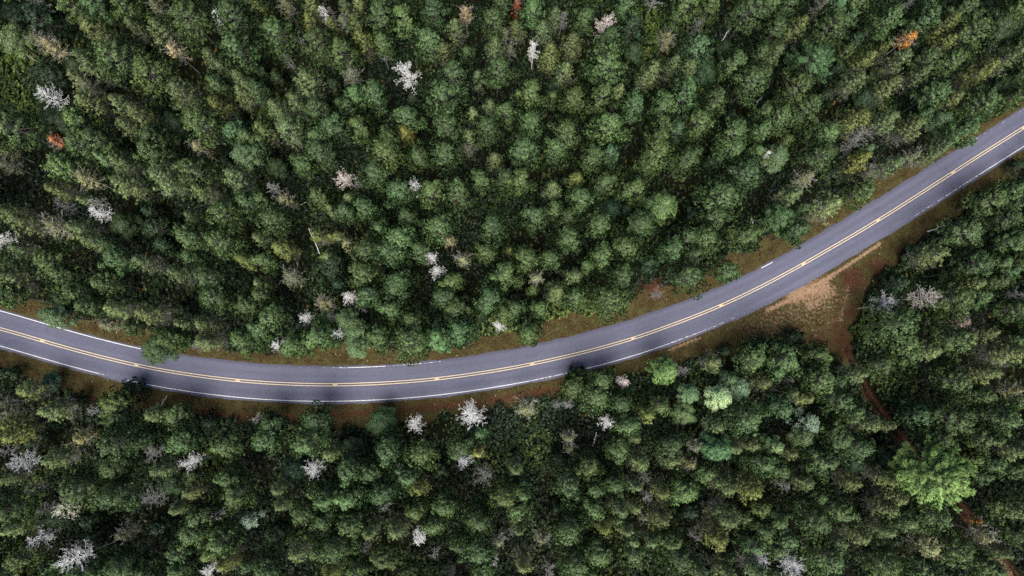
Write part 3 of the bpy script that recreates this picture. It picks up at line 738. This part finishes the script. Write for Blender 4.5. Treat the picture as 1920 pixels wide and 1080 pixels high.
(1440, 540): """p 1380 90 300;w 1140 60 190 Q|pinkish-grey dead tree at the right;w 870 130 180 S|silvery dead tree right of the clearing;p 950 260 300;p 1000 400 200;y 1420 245 120 R;p 1400 370 280;p 1560 70 180;p 830 560 260;n 1180 470 170;n 1650 340 160;p 1840 180 220;p 1880 370 120;n 1770 490 230;k 1710 575 140;p 1370 700 240;
n 1610 650 200;g 1810 740 160 L;p 1580 800 170;p 1350 960 330;p 1110 960 260;p 1720 980 280;p 1880 840 130;k 1870 30 120;s 200 370 150;p 120 520 240;p 360 510 190;n 650 640 190;p 380 690 220;p 60 440 150;p 510 860 240;p 80 890 200;t 290 1010 220|teal speckled tree left of the dirt track;n 740 1010 190;n 890 1030 140;
p 490 700 170;n 170 770 110;p 600 940 150;n 260 830 130;k 150 690 60 L;p 60 650 140;p 500 1060 150;s 1230 580 160;p 1050 500 140""",
(0, 810): """n 110 30 190 Y;k 50 120 110 L;s 270 60 200;y 650 40 160 Y;w 190 220 170 S|grey-white dead tree near lower left edge;n 430 180 170 L;n 60 320 150;p 900 90 260;p 1060 70 180;k 1180 150 160 L;p 1370 80 200;w 1460 230 155|round white dead tree in lower left;p 1700 80 220;p 870 250 230;n 1230 290 140;p 600 430 270;p 900 450 270;
k 1170 500 200|sprawling bare grey tree in lower left;s 1280 380 180;p 100 560 250;w 530 560 170 Y|cream half-bare tree in lower left;k 370 570 120;k 280 410 120;w 310 790 170|upper of two white trees in bottom-left corner;w 600 950 210|lower of two white trees in bottom-left corner;n 110 730 150 L;p 190 930 230;g 970 740 170;s 1200 710 170;s 730 770 150;
p 1720 350 180;p 1800 450 240;n 1440 440 150;n 1360 570 110;p 1520 620 200;w 1650 620 75|tiny white snag in lower left;t 1880 670 150|teal speckled tree in lower left;p 1450 760 220;p 1690 800 210;p 1360 880 180;l 1550 930 110 Y;n 1720 970 150 Y;w 1570 1040 120;p 940 990 260;p 1080 1030 200;s 420 640 180;s 400 1020 200;
p 1380 1010 150;p 1890 970 120;p 640 1050 200;s 60 1050 130;s 680 660 150;k 600 830 90;p 1480 350 120""",
(480, 810): """p 80 70 200;p 400 90 270;n 570 160 130 L;w 440 260 150|white skeleton tree in lower centre-left;s 280 290 180 B;n 170 410 130;n 210 530 140;p 510 480 200;p 690 490 220 L;p 690 270 200;p 870 280 170;p 980 130 210;p 1250 150 240;w 1070 280 65;p 1150 310 180 B;n 1230 420 180 Y;p 960 460 230;k 960 560 120 L;n 1660 150 90 V;
w 1560 220 110 S;k 1690 320 180|dark grey bare tree in lower centre;p 1530 110 200;p 1670 20 120;s 1390 290 150;p 370 590 180;n 860 740 150;k 840 870 100 L;n 1060 730 160;w 1220 770 100|small white star-shaped snag at lower centre;k 1350 910 80 L;p 1410 540 190;p 1200 580 150;p 1350 690 170;p 1690 640 240;p 1870 480 260;p 630 840 260;
n 310 890 170;n 570 1030 140 Y;p 960 940 200;p 1530 830 170;p 1660 900 250;g 1820 820 110 L;w 1800 960 60;p 1700 1040 200;k 1450 1040 110;p 720 680 200;p 80 1040 200;p 520 650 140;p 490 860 170;p 740 1010 180;p 1160 1050 120;s 700 120 150;s 150 780 180;k 1910 750 60""",
(960, 810): """g 430 20 110;g 430 110 120;n 890 30 120;p 780 130 190;p 1180 80 240;g 1380 100 130 L;b 1530 110 190 L|teal feathery pine in lower right;n 1650 80 110;n 1800 80 150;p 560 240 200;n 950 210 160;n 1180 220 190;y 1320 230 120 D;p 1430 290 150;p 1870 240 160;n 30 280 110 L;p 400 380 270;p 620 420 160;p 770 390 180;n 930 390 110;
k 990 320 80;n 1120 450 160;p 1290 440 210 L;n 1580 390 180;n 1780 420 210 Y;k 1010 480 90 L;n 800 560 150;n 920 570 120;g 990 630 90;n 1110 610 190;p 610 550 190;p 30 560 150;n 1590 630 210;n 1740 650 120;p 420 730 260;n 690 710 160 Y;n 840 700 110;n 880 810 120;n 1040 820 120;n 70 710 100;g 210 770 150;n 1530 780 220 Y;p 1190 790 190;
p 1230 940 230;p 640 900 220;p 470 960 250;p 910 890 170;n 90 980 160;k 270 1010 110 L;p 1850 740 190;w 1860 960 150 S|white snag at the bottom, right of centre;n 1600 1040 160;n 1830 1040 160;n 1400 1040 150;p 550 1050 150;k 1370 770 110;k 1700 930 70 L;p 60 420 150;s 350 200 160;s 1340 590 180;p 1850 560 140;s 1620 930 130;
s 330 560 150;p 780 640 100;p 1800 840 150""",
(1440, 810): """l 60 110 150 L|pale whitish-green leafy tree in lower right;p 50 270 150;n 180 150 130;l 290 40 180 D;p 500 40 190;p 660 90 230;p 390 220 230;n 250 370 160;k 110 400 110 L;n 620 370 160;s 640 220 180;b 1260 320 530 V|huge bright-green feathery tree beside the dirt track;s 900 220 200;n 880 340 150;n 930 460 180;n 870 570 190;p 1240 40 270;
p 1590 50 200;n 1830 140 200;p 1500 200 150;p 1690 240 140;p 1560 330 150;p 1800 280 130;p 1220 600 240;g 1580 770 210 L|grey lichen-covered tree beside the dirt track;p 1800 570 260 G;p 340 650 260;p 520 580 200;p 60 640 170;n 680 750 180;n 880 740 170;n 1120 720 130;n 500 790 150;p 360 470 140;p 120 780 160;p 430 930 270;p 850 980 230;
y 1160 860 220 Y|yellow half-bare tree at the bottom right;p 1370 890 240;p 1150 1020 200;p 1620 1000 200;w 180 980 190 S|greyish white snag at the bottom right;p 1000 660 150;n 1730 880 190;o 1540 650 70;p 50 860 150;s 680 890 180;p 1830 750 170;p 80 1060 120""",
}

# ------------------------------------------------------------------ plant the surveyed trees
KIND = {  # name, category, group
    'p': ('pine_tree', 'pine tree', 'broad green pines of the forest'), 's': ('understory_tree', 'young tree', 'low shaded trees between the pines'),
    'n': ('slim_pine_tree', 'pine tree', 'slim spiky pines of the forest'), 'w': ('dead_tree', 'dead tree', 'bleached dead trees'), 'k': ('bare_tree', 'dead tree', 'grey bare trees'),
    'g': ('dying_pine_tree', 'dying tree', 'greyish half-bare pines'), 'y': ('dying_pine_tree', 'dying tree', 'greyish half-bare pines'), 'o': ('autumn_tree', 'tree', 'autumn-coloured trees'),
    'b': ('feathery_pine_tree', 'pine tree', 'feathery pines'), 'l': ('broadleaf_tree', 'tree', 'light green leafy trees'), 't': ('speckled_tree', 'tree', 'teal speckled leafy trees')}
LOOK = {'p': 'green pine', 's': 'low dark-green tree', 'n': 'slim spiky pine', 'w': 'white dead tree', 'k': 'grey bare tree', 'g': 'grey-green half-bare pine', 'y': 'tan half-dead pine', 'o': 'orange-leaved tree',
        'b': 'feathery pine', 'l': 'light-green leafy tree', 't': 'teal speckled tree'}

trees = []
for (tx, ty), txt in TILES.items():
    for ent in txt.replace('\n', '').split(';'):
        ent = ent.strip()
        if not ent: continue
        body, _, name = ent.partition('|')
        f = body.split()
        trees.append(dict(k=f[0], x=tx + float(f[1]) / 4, y=ty + float(f[2]) / 4, d=float(f[3]) / 4, tone=f[4] if len(f) > 4 else '', lm=name.strip()))
from collections import Counter
print('trees', len(trees), Counter(t['k'] for t in trees))

rnd = random.Random(5)
TONE = {'': (1, 1, 1), 'D': (.72, .72, .72), 'L': (1.28, 1.28, 1.25), 'B': (.90, 1.05, 1.32), 'Y': (1.18, 1.08, .78), 'G': (1.15, 1.05, 1.2), 'V': (2.2, 1.9, 1.5), 'W': (2.2, 2.0, 2.5), 'R': (.78, .6, 1.3), 'H': (.42, .48, .42),
        'P': (1, 1, 1), 'Q': (1, 1, 1), 'S': (1, 1, 1), 'K': (.35, .22, .4)}
WTONE = {'P': (1.0, .88, .84), 'Q': (.66, .60, .58), 'S': (.74, .75, .80), 'R': (1.0, .95, .93), 'L': (1.35, 1.35, 1.35), 'Y': (1.0, .97, .80)}

def plant(t):
    kind = t['k']
    rd_ = rnd.random
    # crown centre height guess -> real width in metres -> closest prototype of that kind
    zc = {'p': 9.3, 's': 5.5, 'n': 8.5, 'w': 8.0, 'k': 6.8, 'g': 8.5, 'y': 8.0, 'o': 7.0, 'b': 8.5, 'l': 8.0, 't': 7.5}[kind]
    D = t['d'] * (CAM_H - zc) / F_PX
    want = D / 2
    ps = PROTO[kind]
    order = sorted(range(len(ps)), key=lambda i: abs(math.log(ps[i][2] / want)) + rd_() * .22)
    parts, H, R = ps[order[0]]
    sc = min(max(want / (R * {'p': .91, 'b': .95, 'n': .95, 's': 1.0, 'l': .98, 'w': 1.15, 'k': 1.15}.get(kind, 1.06)), .55), 1.5)
    if kind in 'psn' and seg_dist(at(t['x'], t['y'], 7.0)[None, :2], track[::3])[0] < 4.5: sc *= .84   # crowns thin out along the track
    sz = min(max(sc, .85), 1.12) * rnd.uniform(.93, 1.07)
    if kind in 'psnl':                                  # trees along the lower road edge are shortened to weaken their road shadows
        g0 = at(t['x'], t['y'], 5.0)[:2]
        i0 = int(np.argmin(((cen - g0) ** 2).sum(1)))
        d0 = (g0 - cen[i0]) @ nor[i0]
        if -13 < d0 < 0: sz *= .62 + .38 * (-d0 - 4) / 9.0 if d0 < -4 else .62
    zc = H * sz * (.74 if kind not in 'l' else .8)
    w = at(t['x'], t['y'], zc)
    t['w'] = w
    t['H'] = H * sz
    name, cat, grp = KIND[kind]
    root = bpy.data.objects.new(name, None)
    root.empty_display_size = 0.5
    COL.objects.link(root)
    root.location = (w[0], w[1], 0.0)
    root.rotation_euler = (rnd.gauss(0, .02), rnd.gauss(0, .02), rnd.uniform(0, 6.283))
    root.scale = (sc, sc, sz)
    root['category'] = cat; root['group'] = grp
    t['root'] = root
    base = TINT.get(kind)
    tone = TONE.get(t['tone'], (1, 1, 1))
    if kind == 'y' and t['tone'] == 'D': tone = (.74, .80, .70)
    if kind == 'y' and t['tone'] == 'Y': tone = (.85, 1.0, .8)
    j = rnd.uniform(.80, 1.22); hue = rnd.gauss(0, .06)
    for part, (me, mk) in parts.items():
        o = link(part, me, M[mk], root)
        if part in ('twigs', 'bare_twigs', 'bare_branches'): o['kind'] = 'stuff'
        if mk in ('needles', 'leaves'):
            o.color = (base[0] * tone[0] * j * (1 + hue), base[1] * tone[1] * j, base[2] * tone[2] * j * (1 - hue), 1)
        elif mk in ('dead', 'twigs'):
            c = WOOD.get(kind, (.45, .43, .40)); wt = WTONE.get(t['tone'], (1, 1, 1))
            if t['tone'] == 'L' and kind == 'w': wt = (1, 1, 1)
            o.color = (c[0] * wt[0], c[1] * wt[1], c[2] * wt[2], 1)
        else:
            v = rnd.uniform(.75, 1.3); o.color = (v, v, v, 1)
for t in trees: plant(t)

# bare stems that lean or lie in the gaps
def pole(seed, a, b, za, zb, r, name, label, cat):
    """stem from photo point a at height za to photo point b at height zb"""
    A, B_ = at(*a, za), at(*b, zb)
    d = B_ - A; Ln = np.linalg.norm(d)
    parts, _, _ = gen_pole(seed, Ln, r)
    root = bpy.data.objects.new(name, None); COL.objects.link(root)
    root.location = A
    root.rotation_euler = Vector(d).to_track_quat('Z', 'Y').to_euler()
    root['label'] = label; root['category'] = cat; root['group'] = 'bare stems and fallen branches'
    for p, (me, mk) in parts.items():
        o = link(p, me, M[mk], root); o.color = (.85, .86, .88, 1)
pole(1, (70, 115), (48, 101), .6, 3.5, .11, 'leaning_stem', 'short bleached stem leaning out of shrubs in the top-left corner', 'dead stem')
pole(2, (1341, 89), (1369, 53), 2.0, 8.0, .12, 'leaning_stem', 'long bare white trunk leaning between dark pines near the top right', 'dead stem')
pole(3, (1743, 432), (1783, 414), .25, .6, .13, 'fallen_branch', 'white fallen branch lying on the lower verge at right', 'branch')
pole(4, (301, 762), (313, 744), .4, 3.2, .12, 'leaning_stem', 'pale broken stem standing below the road at left', 'dead stem')
pole(5, (597, 471), (578, 427), 5.0, 7.5, .08, 'leaning_stem', 'thin white stem rising from the pale-leaved sapling', 'dead stem')
pole(6, (1412, 417), (1410, 408), 3, 4.5, .1, 'leaning_stem', 'tiny white stub above the road beside bluish pine', 'dead stem')
pole(7, (560, 387), (588, 369), .3, .9, .11, 'fallen_branch', 'rusty fallen trunk lying in the gap left of centre', 'branch')
pole(8, (1416, 200), (1418, 191), 4, 6, .09, 'leaning_stem', 'short white stub among pines in the upper right', 'dead stem')
pole(9, (928, 885), (952, 862), .3, .6, .09, 'fallen_branch', 'thin fallen pole on shrubs below the road near centre', 'branch')
pole(10, (960 + 605 / 4, 810 + 100 / 4), (960 + 630 / 4, 810 + 5 / 4), .5, 3.0, .1, 'leaning_stem', 'grey forked stem among shrubs below the road', 'dead stem')

# ------------------------------------------------------------------ labels: landmarks by their look, all others by their place next to a landmark
marks = [t for t in trees if t['lm']]
DIRS = ['right of', 'upper-right of', 'above', 'upper-left of', 'left of', 'lower-left of', 'below', 'lower-right of']
ORD = 'first second third fourth fifth sixth seventh eighth ninth tenth eleventh twelfth thirteenth fourteenth fifteenth sixteenth'.split()
XY = np.array([(t['x'], t['y']) for t in trees])
cand = [[] for _ in trees]
for m in marks:
    m['root']['label'] = m['lm']
    dx = XY[:, 0] - m['x']; dy = m['y'] - XY[:, 1]
    dist = np.hypot(dx, dy); octant = np.round(np.arctan2(dy, dx) / (math.pi / 4)).astype(int) % 8
    for q in range(8):
        ids = [i for i in np.argsort(dist) if octant[i] == q and dist[i] > 1]
        for r, i in enumerate(ids[:16]):
            if not trees[i]['lm']: cand[i].append((r + dist[i] / 120.0, r, q, m['lm']))
n_unlabelled = 0
for t, c in zip(trees, cand):
    if t['lm']: continue
    look = LOOK[t['k']]
    if t['k'] in 'pn':
        look = ('broad ' if t['d'] > 58 else 'small ' if t['d'] < 32 else '') + {'L': 'light-', 'Y': 'yellow-', 'B': 'blue-', 'G': 'grey-'}.get(t['tone'], '') + (look if t['k'] == 'p' else ('green ' if t['tone'] in 'LYBG' and t['tone'] else '') + look)
        look = look.replace('-slim', ' slim').replace('light-slim', 'slim')
    if not c:
        t['root']['label'] = look + ' standing deep in the forest'; n_unlabelled += 1; continue
    import re
    for _, r, q, lm in sorted(c):
        if len((look + lm).split()) > 10 and t['k'] in 'pn': look = LOOK[t['k']]
        lab = f"{look}, {ORD[r]} tree {DIRS[q]} the {lm}"
        if len(re.findall(r"[A-Za-z0-9][A-Za-z0-9'-]*", lab)) <= 16: break
    t['root']['label'] = lab
print('no landmark', n_unlabelled, 'longest', max(len(t['root']['label'].replace('-', ' ').split()) for t in trees))

# ------------------------------------------------------------------ woods outside the picture: same trees, one mass
def merged_trees(name, spots, label):
    VV, RR, TV, TF, tn = [], [], [], [], 0
    for (x, y, kind, s, zr) in spots:
        parts, H, R = PROTO[kind][rnd.randrange(len(PROTO[kind]))]
        c, sn = math.cos(zr), math.sin(zr)
        rot = np.array([[c, -sn, 0], [sn, c, 0], [0, 0, 1]]) * s
        me = parts['crown'][0]
        V = np.empty(len(me.vertices) * 3, np.float32); me.vertices.foreach_get('co', V)
        A = np.empty(len(me.vertices), np.float32); me.attributes['rnd'].data.foreach_get('value', A)
        V = V.reshape(-1, 4, 3)[::3]; A = A.reshape(-1, 4)[::3]
        mid = V.mean(1, keepdims=True); V = mid + (V - mid) * 1.7
        VV.append((V.reshape(-1, 3) @ rot.T) + np.array([x, y, 0])); RR.append(A.ravel())
    V = np.vstack(VV); R_ = np.concatenate(RR)
    me = mesh_np(name, V, np.arange(len(V)), np.full(len(V) // 4, 4), {'rnd': R_})
    o = link(name, me, M['needles'], kind='stuff', label=label, category='forest')
    o.color = (*TINT['p'], 1)
    return o
spots = []
rr = np.random.default_rng(31)
for gx_ in np.arange(-125, 130, 5.2):
    for gy_ in np.arange(-68, 92, 5.2):
        x, y = gx_ + rr.normal(0, 1.0), gy_ + rr.normal(0, 1.0)
        v = RM.T @ np.array([x, y, 9.0 - CAM_H])
        px, py = 960 + F_PX * v[0] / -v[2], 540 - F_PX * v[1] / -v[2]
        if -25 < px < 1945 and -25 < py < 1105: continue
        p_ = np.array([[x, y]])
        if inside(p_, verge_poly)[0] or seg_dist(p_, cen[::4])[0] < 7.5 or seg_dist(p_, track[::4])[0] < 4: continue
        spots.append((x, y, 'p' if rr.random() < .75 else 'n', rr.uniform(.85, 1.15), rr.uniform(0, 6.28)))
print('outer trees', len(spots))
merged_trees('outer_forest', spots, 'mass of green forest going on beyond the picture edges')

# ------------------------------------------------------------------ undergrowth, verge grass, fallen leaves: uncountable ground cover
rr = np.random.default_rng(77)
N = 215000
CP = np.c_[rr.uniform(-112, 116, N), rr.uniform(-52, 78, N)]
c_road, c_verge, c_soil, c_sand, c_trk = ground_masks(CP)
dens = 0.35 + 0.9 * sm(vnoise(CP, 5.0, 41), .30, .65)
for x, y, r, a in [(25, 130, 7, 1.), (60, 195, 5, 1.), (1090, 560, 4.5, 1.2), (1010, 590, 4, 1.), (990, 815, 5, 1.2), (1000, 830, 5, 1.), (1620, 610, 4.5, 1.3), (1640, 650, 3.5, 1), (1680, 720, 5, .8), (130, 545, 4, 1), (400, 560, 6, .6), (945, 770, 4, .8), (1240, 700, 6, .8),
                   (1700, 520, 4, .9), (1700, 505, 3, .8), (1190, 20, 6, .8), (1600, 340, 4, .7), (440, 800, 5, .6), (1870, 920, 6, .8), (560, 360, 7, .5), (280, 330, 5, .4)]:
    dens += a * np.exp(-((CP - at(x, y)[:2]) ** 2).sum(1) / (r * r))
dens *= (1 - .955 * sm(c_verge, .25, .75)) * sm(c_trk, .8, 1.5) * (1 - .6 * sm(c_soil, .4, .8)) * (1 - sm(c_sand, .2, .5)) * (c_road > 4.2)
CP = CP[rr.random(N) < np.clip(dens * .8, 0, 1)]
print('undergrowth plants', len(CP))
n = len(CP)
on_verge = ground_masks(CP)[1] > .5
hgt = np.where(on_verge, .10, rr.gamma(2.6, .26, n) + .15)
tone = np.clip(.5 + (vnoise(CP, 6.0, 51) - .5) * .7 + rr.normal(0, .17, n), 0, 1)
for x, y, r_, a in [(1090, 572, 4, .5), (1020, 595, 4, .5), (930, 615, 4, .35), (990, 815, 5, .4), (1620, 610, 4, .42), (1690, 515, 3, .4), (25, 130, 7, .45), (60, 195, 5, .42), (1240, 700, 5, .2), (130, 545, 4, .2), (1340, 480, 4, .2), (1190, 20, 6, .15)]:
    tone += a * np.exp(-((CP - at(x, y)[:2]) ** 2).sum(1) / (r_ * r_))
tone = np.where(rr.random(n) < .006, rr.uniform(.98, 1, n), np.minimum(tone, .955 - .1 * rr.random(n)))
Q = Quads()
for j in range(5):
    az = j * 1.26 + rr.uniform(0, 6.28) + rr.normal(0, .35, n)
    dh = np.c_[np.cos(az), np.sin(az), np.zeros(n)]
    tilt = rr.normal(.05, .35, n)
    d = unit(dh * np.cos(tilt)[:, None] + np.array([0, 0, 1.0]) * np.sin(tilt)[:, None])
    s = unit(np.cross(d, np.array([0, 0, 1.0]) + rr.normal(0, .35, (n, 3))))
    Lf = (rr.uniform(.26, .52, n) * np.where(on_verge, .5, 1))[:, None]
    p0 = np.c_[CP, hgt + rr.normal(0, .10, n) * np.where(on_verge, .2, 1)] + dh * rr.uniform(.02, .16, n)[:, None]
    m = p0 + d * Lf * .5
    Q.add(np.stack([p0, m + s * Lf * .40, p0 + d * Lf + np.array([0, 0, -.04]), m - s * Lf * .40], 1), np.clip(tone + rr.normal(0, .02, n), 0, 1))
k = NT('undergrowth_leaves')
r = k.attr('rnd')
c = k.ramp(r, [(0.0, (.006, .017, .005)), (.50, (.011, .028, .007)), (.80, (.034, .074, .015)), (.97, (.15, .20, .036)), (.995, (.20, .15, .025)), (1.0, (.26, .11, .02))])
d = k.principled(c, .5, .35)
t = k.n('ShaderNodeBsdfTranslucent'); k.l(c, t.inputs[0])
ms = k.n('ShaderNodeMixShader'); ms.inputs[0].default_value = .15; k.l(d, ms.inputs[1]); k.l(t.outputs[0], ms.inputs[2])
M['under'] = k.done(ms.outputs[0])
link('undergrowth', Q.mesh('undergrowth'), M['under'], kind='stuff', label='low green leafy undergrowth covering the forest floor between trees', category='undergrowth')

# dry grass on the verges
N = 90000
ii = rr.integers(0, len(cen), N)
off = rr.uniform(-14, 7, N)
GPt = cen[ii] + nor[ii] * off[:, None] + rr.normal(0, .4, (N, 2))
q_road, q_verge, q_soil, q_sand, q_trk = ground_masks(GPt)
side = off < 0
edge_ok = np.where(side, -off > wS[ii] + .15, off > wN[ii] + .15) & (q_road > 3.2)
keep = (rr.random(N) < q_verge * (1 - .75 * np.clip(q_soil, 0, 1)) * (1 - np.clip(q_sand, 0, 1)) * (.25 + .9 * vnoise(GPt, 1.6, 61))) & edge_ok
GPt = GPt[keep]; n = len(GPt)
print('grass tufts', n)
Q = Quads()
blades(Q, np.c_[GPt, np.full(n, -.02)], np.repeat([[0., 0, 1]], n, 0), 6, .30, .05, .7, rr)
k = NT('dry_verge_grass')
c = k.ramp(k.attr('rnd'), [(0, (.030, .030, .010)), (.5, (.075, .062, .022)), (.85, (.16, .115, .045)), (1, (.06, .095, .022))])
M['grass'] = k.done(k.principled(c, .8, .2))
link('verge_grass', Q.mesh('verge_grass'), M['grass'], kind='stuff', label='short dry brownish grass along both road verges', category='grass')

# scattered fallen leaves and pale pebbles on verge and shoulder
N = 5000
ii = rr.integers(0, len(cen), N); off = rr.uniform(-13, 6, N)
LP = cen[ii] + nor[ii] * off[:, None]
_, l_verge, _, l_sand, _ = ground_masks(LP)
ok = (l_verge > .4) & np.where(off < 0, -off > wS[ii] + .1, off > wN[ii] + .1) & (rr.random(N) < .22 + l_sand)
LP = LP[ok]; n = len(LP)
a = rr.uniform(0, 6.28, n); s = rr.uniform(.05, .12, n)[:, None]
u = np.c_[np.cos(a), np.sin(a), rr.normal(0, .2, n)]; v = np.c_[-np.sin(a), np.cos(a), rr.normal(0, .2, n)]
o_ = np.c_[LP, np.full(n, .06)]
Q = Quads(); Q.add(np.stack([o_ - u * s, o_ + v * s * .6, o_ + u * s, o_ - v * s * .6], 1), rr.random(n))
k = NT('fallen_leaves')
c = k.ramp(k.attr('rnd'), [(0, (.30, .16, .05)), (.4, (.42, .30, .12)), (.7, (.50, .42, .33)), (1, (.62, .58, .52))])
M['fallen'] = k.done(k.principled(c, .7, .3))
link('fallen_leaves', Q.mesh('fallen_leaves'), M['fallen'], kind='stuff', label='scattered pale fallen leaves lying on the verges', category='leaves')
print('done, triangles', sum(len(me.loops) - 2 * len(me.polygons) for me in bpy.data.meshes))
